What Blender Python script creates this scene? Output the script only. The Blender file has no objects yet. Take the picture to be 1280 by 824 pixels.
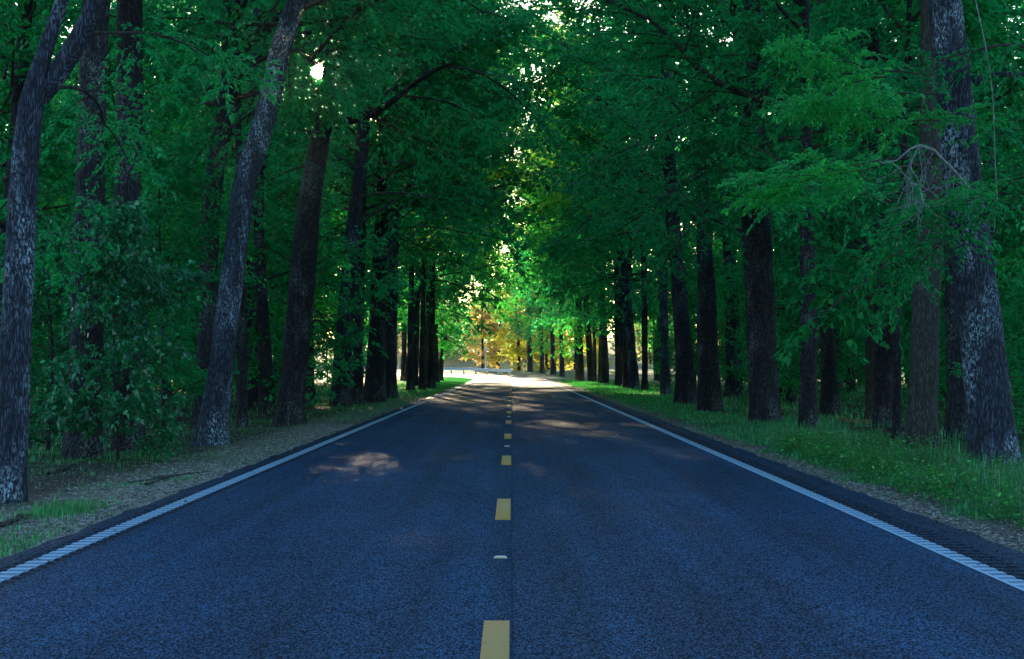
import bpy, math
import numpy as np
R = math.radians
scene = bpy.context.scene
COL = scene.collection
rng = np.random.default_rng(11)

# ------------------------------------------------------------------ camera
FOC = 2840.0; HOR = 457.0; CAMZ = 1.5          # photo focal length in px, horizon row, eye height
cam = bpy.data.cameras.new('camera')
camo = bpy.data.objects.new('camera', cam); COL.objects.link(camo)
cam.sensor_width = 36.0; cam.lens = FOC/1280*36
cam.clip_start = 0.1; cam.clip_end = 6000
camo.location = (0, 0, CAMZ)
camo.rotation_euler = (R(90)+math.atan((HOR-412)/FOC), 0, 0)
scene.camera = camo

# ------------------------------------------------------------------ sky and sun
SUN_AZ = R(-4.9); SUN_EL = R(7.4)
SUNDIR = (math.sin(SUN_AZ)*math.cos(SUN_EL), math.cos(SUN_AZ)*math.cos(SUN_EL), math.sin(SUN_EL))
world = bpy.data.worlds.new('World'); scene.world = world; world.use_nodes = True
wn = world.node_tree; WN = wn.nodes; WL = wn.links
bg = WN['Background']; bg.inputs[1].default_value = 0.15
sky = WN.new('ShaderNodeTexSky'); sky.sky_type = 'NISHITA'; sky.sun_disc = False
sky.sun_elevation = SUN_EL; sky.sun_rotation = SUN_AZ
sky.air_density = 1.0; sky.dust_density = 0.6; sky.ozone_density = 2.0
hs = WN.new('ShaderNodeHueSaturation'); hs.inputs['Saturation'].default_value = 1.0
tint = WN.new('ShaderNodeMix'); tint.data_type = 'RGBA'; tint.blend_type = 'MULTIPLY'; tint.inputs[0].default_value = 1.0
tint.inputs[7].default_value = (0.80, 0.98, 1.14, 1)
WL.new(sky.outputs[0], hs.inputs['Color']); WL.new(hs.outputs[0], tint.inputs[6])
geo_ = WN.new('ShaderNodeTexCoord')
dot = WN.new('ShaderNodeVectorMath'); dot.operation = 'DOT_PRODUCT'; dot.inputs[1].default_value = SUNDIR
WL.new(geo_.outputs['Generated'], dot.inputs[0])
disc = WN.new('ShaderNodeMapRange'); disc.interpolation_type = 'SMOOTHSTEP'
disc.inputs[1].default_value = math.cos(R(0.34)); disc.inputs[2].default_value = math.cos(R(0.22))
disc.inputs[3].default_value = 0; disc.inputs[4].default_value = 1
WL.new(dot.outputs['Value'], disc.inputs[0])
aur = WN.new('ShaderNodeMapRange'); aur.interpolation_type = 'SMOOTHERSTEP'
aur.inputs[1].default_value = math.cos(R(3.5)); aur.inputs[2].default_value = 1.0
WL.new(dot.outputs['Value'], aur.inputs[0])
m1 = WN.new('ShaderNodeMix'); m1.data_type = 'RGBA'; m1.blend_type = 'ADD'
m1.inputs[7].default_value = (320, 190, 80, 1)
m2 = WN.new('ShaderNodeMix'); m2.data_type = 'RGBA'; m2.blend_type = 'ADD'
m2.inputs[7].default_value = (26, 15, 6, 1)
WL.new(disc.outputs[0], m1.inputs[0]); WL.new(aur.outputs[0], m2.inputs[0])
WL.new(tint.outputs[2], m1.inputs[6]); WL.new(m1.outputs[2], m2.inputs[6]); WL.new(m2.outputs[2], bg.inputs[0])

sl = bpy.data.lights.new('sun', 'SUN'); sl.energy = 5.0; sl.angle = R(0.5); sl.color = (1.0, 0.80, 0.50)
slo = bpy.data.objects.new('sun', sl); COL.objects.link(slo)
slo.rotation_euler = (R(90)-SUN_EL, 0, math.pi - SUN_AZ)

scene.view_settings.view_transform = 'Standard'; scene.view_settings.look = 'None'
scene.view_settings.gamma = 1.0; scene.view_settings.exposure = 1.72
scene.view_settings.use_curve_mapping = False
scene.cycles.max_bounces = 6; scene.cycles.diffuse_bounces = 1; scene.cycles.glossy_bounces = 2
scene.cycles.transmission_bounces = 4; scene.cycles.sample_clamp_indirect = 4.0
scene.cycles.caustics_reflective = False; scene.cycles.caustics_refractive = False

# ------------------------------------------------------------------ helpers
def sm(a, b, x):
    t = np.clip((np.asarray(x, float)-a)/(b-a), 0, 1); return t*t*(3-2*t)

def px(x, y, Y):
    """photo pixel at distance Y -> point"""
    return ((x-640)/FOC*Y, Y, CAMZ+(HOR-y)/FOC*Y)

def ydepth(py, z=0.0):
    return FOC*(CAMZ-z)/(py-HOR)

class Geo:
    def __init__(s): s.v = []; s.f = []; s.n = 0; s.r = []
    def add(s, v, f, mat=0, rnd=None):
        v = np.asarray(v, np.float32).reshape(-1, 3); f = np.asarray(f, np.int32)
        s.v.append(v); s.f.append((f+s.n, mat))
        s.r.append(np.zeros(len(f), np.float32) if rnd is None else np.asarray(rnd, np.float32))
        s.n += len(v)
    def mesh(s, name, mats, smooth=False):
        V = np.concatenate(s.v)
        me = bpy.data.meshes.new(name)
        lens = np.concatenate([np.full(len(f), f.shape[1], np.int32) for f, m in s.f])
        loops = np.concatenate([f.ravel() for f, m in s.f]).astype(np.int32)
        mi = np.concatenate([np.full(len(f), m, np.int32) for f, m in s.f])
        me.vertices.add(len(V)); me.vertices.foreach_set('co', V.ravel())
        me.loops.add(len(loops)); me.loops.foreach_set('vertex_index', loops)
        me.polygons.add(len(lens))
        st = np.zeros(len(lens), np.int32); st[1:] = np.cumsum(lens)[:-1]
        me.polygons.foreach_set('loop_start', st); me.polygons.foreach_set('loop_total', lens)
        for m in mats: me.materials.append(m)
        me.polygons.foreach_set('material_index', mi)
        if smooth: me.polygons.foreach_set('use_smooth', (mi == 0) if smooth == 'first' else np.ones(len(lens), bool))
        at = me.attributes.new('rnd', 'FLOAT', 'FACE'); at.data.foreach_set('value', np.concatenate(s.r))
        me.update(calc_edges=True)
        return me

def obj(name, data, parent=None, loc=(0, 0, 0), rz=0, sc=None):
    o = bpy.data.objects.new(name, data); COL.objects.link(o)
    if parent: o.parent = parent
    o.location = loc; o.rotation_euler = (0, 0, rz)
    if sc is not None: o.scale = sc if hasattr(sc, '__len__') else (sc, sc, sc)
    return o

def tag(o, label=None, cat=None, group=None, kind=None):
    if label: o['label'] = label
    if cat: o['category'] = cat
    if group: o['group'] = group
    if kind: o['kind'] = kind
    return o

def tube(path, rad, n=8, bark=0.0, seed=0.0, flare=0.0, cap=True):
    path = np.asarray(path, float); rad = np.asarray(rad, float); m = len(path)
    t = np.gradient(path, axis=0); t /= np.linalg.norm(t, axis=1)[:, None]+1e-9
    ref = np.where(np.abs(t[:, 2:3]) > .9, np.array([[1., 0, 0]]), np.array([[0, 0, 1.]]))
    if abs(t[:, 2]).mean() > .6: ref = np.tile([[1., 0, 0]], (m, 1))
    u = np.cross(ref, t); u /= np.linalg.norm(u, axis=1)[:, None]+1e-9
    w = np.cross(t, u)
    th = np.linspace(0, 2*math.pi, n, endpoint=False)[None, :]
    L = np.concatenate([[0], np.cumsum(np.linalg.norm(np.diff(path, axis=0), axis=1))])[:, None]
    rr = np.repeat(rad[:, None], n, 1)
    if bark > 0:
        k = max(7, int(n*0.36))
        a = th*k/2*1.0
        wv = 1.3*np.sin(L*1.7+seed)+.7*np.sin(L*4.1+seed*2+3*np.sin(th*2+seed))+.5*np.sin(th*3+L*2.3+seed)
        f1 = np.abs(np.sin(a*2/2+wv)); f2 = np.abs(np.sin(th*(k//2+1)+wv*1.7+L*5.3+seed*3))
        rr = rr*(1+bark*(f1*.7+f2*.5-.7)) + rad[:, None]*.05*np.sin(th*2+L*.8+seed) + rad[:, None]*.03*np.sin(th*3-L*1.9+seed*2)
    if flare > 0:
        lobes = 1+.35*np.sin(th*5+seed*3)+.25*np.sin(th*3+seed)
        rr = rr + flare*np.exp(-L/0.32)*lobes*rad[0] + .05*rad[0]*np.exp(-L/1.1)
    v = path[:, None, :]+(np.cos(th)[..., None]*u[:, None, :]+np.sin(th)[..., None]*w[:, None, :])*rr[..., None]
    v = v.reshape(-1, 3)
    i = np.arange(m-1)[:, None]*n; j = np.arange(n)[None, :]; j2 = (j+1) % n
    f = np.stack([i+j, i+j2, i+n+j2, i+n+j], -1).reshape(-1, 4)
    return v, f

# ------------------------------------------------------------------ materials
def newmat(name):
    m = bpy.data.materials.new(name); m.use_nodes = True
    nt = m.node_tree; b = nt.nodes['Principled BSDF']
    return m, nt, b
def nn(nt, t, **k):
    n = nt.nodes.new(t)
    for a, v in k.items(): setattr(n, a, v)
    return n
def noise(nt, vec, scale, detail=3, rough=.6, dist=0):
    n = nn(nt, 'ShaderNodeTexNoise'); n.inputs['Scale'].default_value = scale; n.inputs['Detail'].default_value = detail
    n.inputs['Roughness'].default_value = rough; n.inputs['Distortion'].default_value = dist
    if vec is not None: nt.links.new(vec, n.inputs['Vector'])
    return n.outputs['Fac']
def ramp(nt, fac, stops, interp='LINEAR'):
    r = nn(nt, 'ShaderNodeValToRGB'); r.color_ramp.interpolation = interp
    el = r.color_ramp.elements
    while len(el) < len(stops): el.new(.5)
    for e, (p, c) in zip(el, stops):
        e.position = p; e.color = (c[0], c[1], c[2], 1) if hasattr(c, '__len__') else (c, c, c, 1)
    nt.links.new(fac, r.inputs[0]); return r.outputs[0]
def mixc(nt, fac, a, b, mode='MIX'):
    n = nn(nt, 'ShaderNodeMix', data_type='RGBA', blend_type=mode)
    for s, v in ((0, fac), (6, a), (7, b)):
        if hasattr(v, 'is_linked') or hasattr(v, 'links'): nt.links.new(v, n.inputs[s])
        elif s == 0: n.inputs[0].default_value = v
        else: n.inputs[s].default_value = (*v, 1)
    return n.outputs[2]
def mth(nt, op, a, b=0.0, c=0.0):
    n = nn(nt, 'ShaderNodeMath', operation=op)
    for s, v in enumerate((a, b, c)):
        if hasattr(v, 'links'): nt.links.new(v, n.inputs[s])
        else: n.inputs[s].default_value = v
    return n.outputs[0]
def mapping(nt, vec, scale):
    n = nn(nt, 'ShaderNodeMapping'); n.inputs['Scale'].default_value = scale; nt.links.new(vec, n.inputs[0]); return n.outputs[0]
def objco(nt): return nn(nt, 'ShaderNodeTexCoord').outputs['Object']
def wpos(nt): return nn(nt, 'ShaderNodeNewGeometry').outputs['Position']
def bump(nt, b, h, strength, dist):
    n = nn(nt, 'ShaderNodeBump'); n.inputs['Strength'].default_value = strength; n.inputs['Distance'].default_value = dist
    nt.links.new(h, n.inputs['Height']); nt.links.new(n.outputs[0], b.inputs['Normal'])
def attr(nt, name):
    n = nn(nt, 'ShaderNodeAttribute'); n.attribute_name = name; return n.outputs['Fac']

def leaf_mat(name, dark, mid, light, trans, tfac=.42, rough=.38, spec=.22, nscale=.35):
    m, nt, b = newmat(name)
    oi = nn(nt, 'ShaderNodeObjectInfo').outputs['Random']
    r = attr(nt, 'rnd')
    c = ramp(nt, r, [(0, dark), (.55, mid), (1, light)])
    n = noise(nt, wpos(nt), nscale, 2)
    c = mixc(nt, mth(nt, 'MULTIPLY', n, .45), c, mid)
    hsn = nn(nt, 'ShaderNodeHueSaturation'); nt.links.new(c, hsn.inputs['Color'])
    nt.links.new(mth(nt, 'MULTIPLY_ADD', oi, .07, .455), hsn.inputs['Hue'])
    cl = ramp(nt, noise(nt, wpos(nt), 1.3, 3, .6), [(.35, .55), (.65, 1.25)])
    nt.links.new(mth(nt, 'MULTIPLY', cl, mth(nt, 'MULTIPLY_ADD', mth(nt, 'POWER', r, 2.5), 2.2, .45)), hsn.inputs['Value'])
    nt.links.new(hsn.outputs[0], b.inputs['Base Color'])
    b.inputs['Roughness'].default_value = rough; b.inputs['Specular IOR Level'].default_value = spec
    tr = nn(nt, 'ShaderNodeBsdfTranslucent')
    tc = mixc(nt, r, trans, tuple(x*y for x, y in zip(trans, (1.7, 1.15, .7))))
    nt.links.new(tc, tr.inputs[0])
    mx = nn(nt, 'ShaderNodeMixShader'); mx.inputs[0].default_value = tfac
    nt.links.new(b.outputs[0], mx.inputs[1]); nt.links.new(tr.outputs[0], mx.inputs[2])
    nt.links.new(mx.outputs[0], nt.nodes['Material Output'].inputs[0])
    return m
LEAF = leaf_mat('leaf_green', (.008, .070, .044), (.015, .125, .066), (.045, .24, .09), (.03, .60, .18), .52)
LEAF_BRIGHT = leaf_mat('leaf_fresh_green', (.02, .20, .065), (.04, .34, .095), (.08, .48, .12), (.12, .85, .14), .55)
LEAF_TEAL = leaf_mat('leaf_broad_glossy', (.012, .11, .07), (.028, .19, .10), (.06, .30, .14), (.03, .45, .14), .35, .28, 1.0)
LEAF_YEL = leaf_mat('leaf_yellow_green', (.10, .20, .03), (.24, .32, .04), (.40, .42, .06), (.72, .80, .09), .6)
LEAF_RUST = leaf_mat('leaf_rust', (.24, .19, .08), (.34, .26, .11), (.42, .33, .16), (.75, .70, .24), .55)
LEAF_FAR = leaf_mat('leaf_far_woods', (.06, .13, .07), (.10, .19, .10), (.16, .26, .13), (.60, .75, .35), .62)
GRASS = leaf_mat('grass_blade', (.015, .12, .045), (.03, .20, .07), (.07, .34, .12), (.05, .42, .09), .35, .38, .4)
GRASS_DRY = leaf_mat('grass_stem_dry', (.12, .13, .07), (.18, .18, .10), (.25, .23, .14), (.2, .2, .1), .25)

def bark_mat(name, base, light, lich, licham, vs=1.4):
    m, nt, b = newmat(name)
    co = objco(nt)
    g = mapping(nt, co, (11, 11, vs))
    n1 = noise(nt, g, 1.6, 5, .65, .6)
    vo = nn(nt, 'ShaderNodeTexVoronoi', feature='DISTANCE_TO_EDGE'); vo.inputs['Scale'].default_value = 1.2
    dn = nn(nt, 'ShaderNodeTexNoise'); dn.inputs['Scale'].default_value = 3; nt.links.new(co, dn.inputs['Vector'])
    wv = nn(nt, 'ShaderNodeVectorMath', operation='MULTIPLY_ADD'); wv.inputs[1].default_value = (.12, .12, .3); nt.links.new(dn.outputs['Color'], wv.inputs[0]); nt.links.new(co, wv.inputs[2])
    nt.links.new(mapping(nt, wv.outputs[0], (32, 32, 3.8)), vo.inputs['Vector'])
    v = ramp(nt, vo.outputs['Distance'], [(0, .45), (.3, 1)])
    h = mth(nt, 'MULTIPLY', mth(nt, 'ADD', n1, .3), v)
    c = ramp(nt, h, [(.12, tuple(x*.25 for x in base)), (.5, base), (.85, light)])
    l1 = noise(nt, mapping(nt, co, (1, 1, .45)), 2.0, 3)
    l2 = noise(nt, mapping(nt, co, (1, 1, .5)), 34, 3, .7)
    lm = mth(nt, 'MULTIPLY', ramp(nt, l1, [(.48, 0), (.66, 1)]), ramp(nt, l2, [(.50, 0), (.60, 1)]))
    c = mixc(nt, mth(nt, 'MULTIPLY', lm, licham), c, lich)
    nt.links.new(c, b.inputs['Base Color']); b.inputs['Roughness'].default_value = .85
    b.inputs['Specular IOR Level'].default_value = .3
    bump(nt, b, h, .9, .035)
    return m
BARK = bark_mat('bark_dark', (.012, .0115, .014), (.052, .050, .064), (.32, .36, .36), .6)
BARK_GREY = bark_mat('bark_grey_lichen', (.018, .022, .034), (.080, .096, .145), (.42, .56, .68), .95, 1.1)
BARK_MOT = bark_mat('bark_mottled', (.04, .038, .035), (.11, .10, .09), (.03, .03, .03), .8, .8)
BRANCH = bark_mat('branch_wood', (.05, .045, .04), (.10, .09, .08), (.2, .22, .2), .3)
DEADW = bark_mat('dead_bare_wood', (.30, .31, .33), (.45, .47, .5), (.6, .65, .7), .5)

def asphalt(name, base, lo, hi):
    m, nt, b = newmat(name)
    p = wpos(nt)
    v = nn(nt, 'ShaderNodeTexVoronoi'); v.inputs['Scale'].default_value = 120; nt.links.new(mapping(nt, p, (1, .28, 1)), v.inputs['Vector'])
    sep = nn(nt, 'ShaderNodeSeparateColor'); nt.links.new(v.outputs['Color'], sep.inputs[0])
    n2 = noise(nt, mapping(nt, p, (1, .22, 1)), 105, 3, .85)
    s = mth(nt, 'MULTIPLY_ADD', n2, .65, mth(nt, 'MULTIPLY', sep.outputs[0], .45))
    c = ramp(nt, s, [(.36, lo), (.52, base), (.72, hi)])
    big = noise(nt, mapping(nt, p, (.9, .12, 1)), 1.0, 4, .6)
    c = mixc(nt, 1.0, c, ramp(nt, big, [(.3, .7), (.7, 1.3)]), 'MULTIPLY')
    seam = noise(nt, mapping(nt, p, (2.5, .02, 1)), 1.0, 2)
    c = mixc(nt, 1.0, c, ramp(nt, seam, [(.35, .78), (.65, 1.18)]), 'MULTIPLY')
    # fine sealed cracks
    nt.links.new(c, b.inputs['Base Color'])
    nt.links.new(ramp(nt, s, [(.3, .9), (.8, .55)]), b.inputs['Roughness'])
    b.inputs['Specular IOR Level'].default_value = .05
    bump(nt, b, s, .6, .007)
    return m
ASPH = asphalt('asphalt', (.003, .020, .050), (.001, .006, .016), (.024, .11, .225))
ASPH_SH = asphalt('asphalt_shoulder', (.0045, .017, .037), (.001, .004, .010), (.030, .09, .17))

def paint(name, col, wear):
    m, nt, b = newmat(name)
    p = wpos(nt)
    n = noise(nt, p, 60, 4, .75)
    n2 = noise(nt, p, 4, 3)
    c = mixc(nt, ramp(nt, mth(nt, 'MULTIPLY_ADD', n2, .4, mth(nt, 'MULTIPLY', n, .7)), [(wear, 1), (wear+.12, 0)]), col, (.03, .04, .06))
    nt.links.new(c, b.inputs['Base Color']); b.inputs['Roughness'].default_value = .6
    bump(nt, b, n, .4, .004)
    return m
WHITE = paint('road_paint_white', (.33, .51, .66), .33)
YELLOW = paint('road_paint_yellow', (.50, .27, .045), .34)

def ground_mat():
    m, nt, b = newmat('verge_and_forest_floor')
    p = wpos(nt); lat = attr(nt, 'lat')
    al = mth(nt, 'ABSOLUTE', lat)
    n = noise(nt, p, 1.1, 4, .7); nf = noise(nt, p, 28, 3, .75); nb = noise(nt, p, .22, 3)
    vo = nn(nt, 'ShaderNodeTexVoronoi'); vo.inputs['Scale'].default_value = 42; nt.links.new(p, vo.inputs['Vector'])
    sc = nn(nt, 'ShaderNodeSeparateColor'); nt.links.new(vo.outputs['Color'], sc.inputs[0])
    grav = ramp(nt, mth(nt, 'MULTIPLY_ADD', nf, .5, mth(nt, 'MULTIPLY', sc.outputs[0], .5)), [(.2, (.045, .038, .03)), (.5, (.16, .14, .105)), (.8, (.42, .38, .31))])
    soil = ramp(nt, mth(nt, 'MULTIPLY_ADD', n, .5, mth(nt, 'MULTIPLY', nf, .5)), [(.3, (.010, .008, .007)), (.5, (.026, .019, .015)), (.7, (.06, .043, .032))])
    grass = ramp(nt, mth(nt, 'MULTIPLY_ADD', nf, .6, mth(nt, 'MULTIPLY', n, .4)), [(.3, (.015, .05, .012)), (.6, (.04, .12, .025)), (.8, (.10, .17, .04))])
    wob = mth(nt, 'ADD', al, mth(nt, 'MULTIPLY', mth(nt, 'SUBTRACT', n, .5), 1.3))
    left = mth(nt, 'LESS_THAN', lat, 0)
    edge = mth(nt, 'MULTIPLY_ADD', left, .7, 4.75)       # gravel reaches further out on the left
    fg = mth(nt, 'MULTIPLY_ADD', mth(nt, 'SUBTRACT', edge, wob), 1.6, .5); fgn = nn(nt, 'ShaderNodeClamp'); nt.links.new(fg, fgn.inputs[0])
    sy = nn(nt, 'ShaderNodeSeparateXYZ'); nt.links.new(p, sy.inputs[0])
    # grass gains on soil further down the road and in broad patches
    gy = nn(nt, 'ShaderNodeMapRange'); gy.inputs[1].default_value = 45; gy.inputs[2].default_value = 190
    gy.inputs[3].default_value = -.06; gy.inputs[4].default_value = .42; nt.links.new(sy.outputs[1], gy.inputs[0])
    gf = ramp(nt, mth(nt, 'ADD', nb, gy.outputs[0]), [(.50, 0), (.62, 1)])
    far = mixc(nt, gf, soil, grass)
    gyf = nn(nt, 'ShaderNodeMapRange'); gyf.inputs[1].default_value = 60; gyf.inputs[2].default_value = 130; nt.links.new(sy.outputs[1], gyf.inputs[0])
    near = mixc(nt, mth(nt, 'MULTIPLY', gyf.outputs[0], ramp(nt, n, [(.35, .5), (.6, 1)])), grav, grass)
    c = mixc(nt, fgn.outputs[0], far, near)
    # the mown pale hay field beyond the bend
    fy = nn(nt, 'ShaderNodeMapRange'); fy.inputs[1].default_value = 322; fy.inputs[2].default_value = 334; nt.links.new(sy.outputs[1], fy.inputs[0])
    hay = ramp(nt, n, [(.3, (.06, .11, .035)), (.7, (.13, .17, .06))])
    c = mixc(nt, fy.outputs[0], c, hay)
    nt.links.new(c, b.inputs['Base Color']); b.inputs['Roughness'].default_value = .9
    b.inputs['Specular IOR Level'].default_value = .2
    bump(nt, b, mth(nt, 'ADD', nf, n), .8, .04)
    return m
GROUND = ground_mat()

def plain(name, col, rough=.6, metal=0.0, var=.15):
    m, nt, b = newmat(name)
    n = noise(nt, wpos(nt), 9, 4)
    c = ramp(nt, n, [(.3, tuple(x*(1-var) for x in col)), (.7, tuple(min(1, x*(1+var)) for x in col))])
    nt.links.new(c, b.inputs['Base Color']); b.inputs['Roughness'].default_value = rough; b.inputs['Metallic'].default_value = metal
    return m
GALV = plain('galvanised_steel', (.55, .57, .58), .45, .6)
REFL = plain('marker_housing_white', (.75, .74, .70), .4)
LENS = plain('marker_lens_amber', (.75, .55, .25), .15)
STONE = plain('pebble_pale', (.32, .29, .235), .85, 0, .6)
LITTER = plain('leaf_litter', (.10, .07, .045), .85, 0, .6)
POSTW = plain('painted_post', (.7, .74, .76), .5)

# ------------------------------------------------------------------ road line and terrain
YB = 240.0; RC = 66.0
def lateral(x, y):
    x = np.asarray(x, float); y = np.asarray(y, float)
    d = np.hypot(x+RC, y-YB)-RC
    return np.where(y < YB, x, np.where(x > -RC, d, y-(YB+RC)))
def rise(y): return 0.80*sm(228, 318, y)+7.5*sm(365, 620, y)
def h2(x, y):
    return (np.sin(x*.61+1.3*np.sin(y*.23))*np.cos(y*.37+.8*np.sin(x*.31))*.5+.3*np.sin(x*1.7+y*.9)*np.cos(y*1.3-x*.7))
def ground_z(x, y):
    lat = np.abs(lateral(x, y))
    off = sm(4.6, 9, lat)
    z = rise(y) - .045 + .16*h2(x, y)*off + .022*h2(x*4, y*3)*sm(4.2, 5.2, lat)
    z = z - .12*sm(4.15, 3.6, lat) if False else np.where(lat < 3.9, z-.10, z)
    return z
def gz(x, y): return float(ground_z(np.array([x]), np.array([y]))[0])

def centre(s):
    """station s (m) on the centre line -> position, left-to-right normal"""
    if s < YB: return (0.0, s), (1.0, 0.0)
    a = (s-YB)/RC
    if a < math.pi/2: return (-RC+RC*math.cos(a), YB+RC*math.sin(a)), (math.cos(a), math.sin(a))
    return (-RC-(s-YB-RC*math.pi/2), YB+RC), (0.0, 1.0)

def ribbon(name, lats, zfun, stations, mat, parent=None, skirt=None):
    lats = np.array(lats); S = np.array(stations)
    c = np.array([centre(s)[0] for s in S]); n = np.array([centre(s)[1] for s in S])
    P = c[:, None, :]+n[:, None, :]*lats[None, :, None]
    Z = rise(P[..., 1]) + zfun(S[:, None], lats[None, :])
    V = np.concatenate([P, Z[..., None]], -1).reshape(-1, 3)
    k = len(lats); i = np.arange(len(S)-1)[:, None]*k; j = np.arange(k-1)[None, :]
    f = np.stack([i+j, i+j+1, i+k+j+1, i+k+j], -1).reshape(-1, 4)
    g = Geo(); g.add(V, f)
    return obj(name, g.mesh(name, [mat], smooth=False), parent)

# terrain
xs = np.unique(np.concatenate([np.arange(-14, 14.01, .35), [-4.0, -3.89, 3.89, 4.15], -np.geomspace(14, 1500, 60), np.geomspace(14, 1500, 60)]))
ys = np.unique(np.concatenate([np.arange(-40, 110, .6), np.arange(110, 340, 1.4), np.geomspace(340, 3000, 50)]))
X, Yg = np.meshgrid(xs, ys)
Z = ground_z(X, Yg)
V = np.stack([X, Yg, Z], -1).reshape(-1, 3)
k = len(xs); i = np.arange(len(ys)-1)[:, None]*k; j = np.arange(k-1)[None, :]
f = np.stack([i+j, i+j+1, i+k+j+1, i+k+j], -1).reshape(-1, 4)
g = Geo(); g.add(V, f)
gm = g.mesh('ground', [GROUND], smooth=True)
la = gm.attributes.new('lat', 'FLOAT', 'POINT'); la.data.foreach_set('value', lateral(X, Yg).ravel().astype(np.float32))
tag(obj('ground', gm), kind='structure')

# road
far_st = np.concatenate([np.arange(130, 240, 2), np.arange(240, 345, 1.0), np.arange(346, 460, 8)])
all_st = np.concatenate([np.arange(-30, 130, 2), far_st])
edge_w = lambda S, L: np.where(np.abs(L) > 3.93, -.045-.0*S, 0.0)
joint = lambda S, L: np.where(np.abs(L) < .004, -.012, 0.0)
road = ribbon('road', [-3.43, -.011, 0, .011, 3.37], joint, all_st, ASPH)
tag(road, kind='structure')
rs = np.random.default_rng(3)
wob = {}
def sh(S, L):
    return np.where(np.abs(L) > 3.9, -.06, 0.0)
for name, la_ in (('road_shoulder', [-4.00, -3.95, -3.80]), ('road_shoulder', [3.84, 4.10, 4.15])):
    o = ribbon(name, la_, lambda S, L: np.where((L < -3.97) | (L > 4.12), -.07, 0.0), np.concatenate([np.arange(-30, 130, .5), far_st]), ASPH_SH, road)
    # ragged outer edge
    me = o.data; co = np.zeros(len(me.vertices)*3, np.float32); me.vertices.foreach_get('co', co); co = co.reshape(-1, 3)
    r_ = .035*(np.sin(co[:, 1]*1.3)+np.sin(co[:, 1]*3.1+1)+.8*np.sin(co[:, 1]*7.7))
    msk = np.abs(lateral(co[:, 0], co[:, 1])) > 3.9
    co[msk, 0] += r_[msk]*.6; me.vertices.foreach_set('co', co.ravel()); me.update()
# rumble strips: milled grooves 30 cm apart
rows = [0, .13, .16, .215, .27]; rz_ = [0, 0, -.007, -.010, -.007]
st = (np.arange(-10, 130, .3)[:, None]+np.array(rows)[None, :]).ravel()
st = np.concatenate([[-30], st[st < 129.7], far_st])
def groove(S, L, lo, hi):
    ph = np.mod(S+10, .3); d = np.interp(ph, rows+[.3], rz_+[0])
    return np.where((L > lo) & (L < hi) & (S < 129.5) & (S > -10), d, 0.0)
GRIME = asphalt('groove_grime', (.004, .008, .016), (.001, .002, .004), (.02, .035, .06))
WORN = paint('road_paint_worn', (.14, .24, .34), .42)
def strip(name, lats, lo, hi, mat, mat2, up=0.0):
    o = ribbon(name, lats, lambda S, L: groove(S, L, lo, hi)+up, st, mat, road)
    o.data.materials.append(mat2); k = len(lats)-1; mi = np.zeros((len(st)-1, k), np.int32); lc = (np.array(lats)[1:]+np.array(lats)[:-1])/2
    ph = np.mod((st[:-1]+st[1:])/2+10, .3); rm = (ph > .13) & (st[:-1] < 129.5) & (st[:-1] > -10)
    mi[np.ix_(rm, (lc > lo-.005) & (lc < hi+.005))] = 1; o.data.polygons.foreach_set('material_index', mi.ravel()); return o
strip('rumble_strip', [-3.80, -3.785, -3.765, -3.70, -3.54, -3.47, -3.45, -3.43], -3.78, -3.46, ASPH_SH, GRIME)
strip('rumble_strip', [3.37, 3.425, 3.445, 3.56, 3.78, 3.80, 3.84], 3.43, 3.79, ASPH_SH, GRIME)
strip('edge_line', [-3.70, -3.62, -3.54], -3.78, -3.46, WHITE, WORN, .004)
strip('edge_line', [3.395, 3.425, 3.445, 3.56], 3.43, 3.79, WHITE, WORN, .004)
# yellow centre dashes left of the joint
def box(g, x0, x1, y0, y1, z0, z1, mat=0, inset=0.0):
    v = [(x0, y0, z0), (x1, y0, z0), (x1, y1, z0), (x0, y1, z0), (x0+inset, y0+inset, z1), (x1-inset, y0+inset, z1), (x1-inset, y1-inset, z1), (x0+inset, y1-inset, z1)]
    g.add(v, [(3, 2, 1, 0), (4, 5, 6, 7), (0, 1, 5, 4), (1, 2, 6, 5), (2, 3, 7, 6), (3, 0, 4, 7)], mat)
g = Geo(); box(g, -.165, -.014, -3.45, 0, -.001, .005, 0, .003); dm = g.mesh('centre_dash', [YELLOW])
for q in range(19):
    y1 = 13.35+12.2*q
    o = obj('centre_dash', dm, road, (0, y1, 0))
    if y1 > 228: o.location.z = float(rise(y1-1))
g = Geo(); box(g, -.052, .052, -.045, .045, 0, .014, 0, .016); rb = g.mesh('marker_body', [REFL])
g = Geo(); v = [(-.044, -.0455, .002), (.044, -.0455, .002), (.034, -.0335, .012), (-.034, -.0335, .012)]; g.add(v, [(0, 1, 2, 3)]); rl = g.mesh('marker_lens', [LENS])
rlab = ['raised white pavement marker in the gap before the second yellow dash', 'raised white pavement marker just short of the fourth yellow dash', 'third raised pavement marker along the centre joint counting from the camera',
        'fourth raised pavement marker along the centre joint', 'fifth raised pavement marker along the centre joint', 'sixth raised pavement marker along the centre joint, farthest down the road']
for q in range(6):
    e = tag(obj('road_marker', None, None, (-.09, 17.75+24.4*q, 0)), rlab[q], 'road marker', 'raised markers between the yellow dashes')
    obj('housing', rb, e); obj('lens', rl, e)

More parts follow.
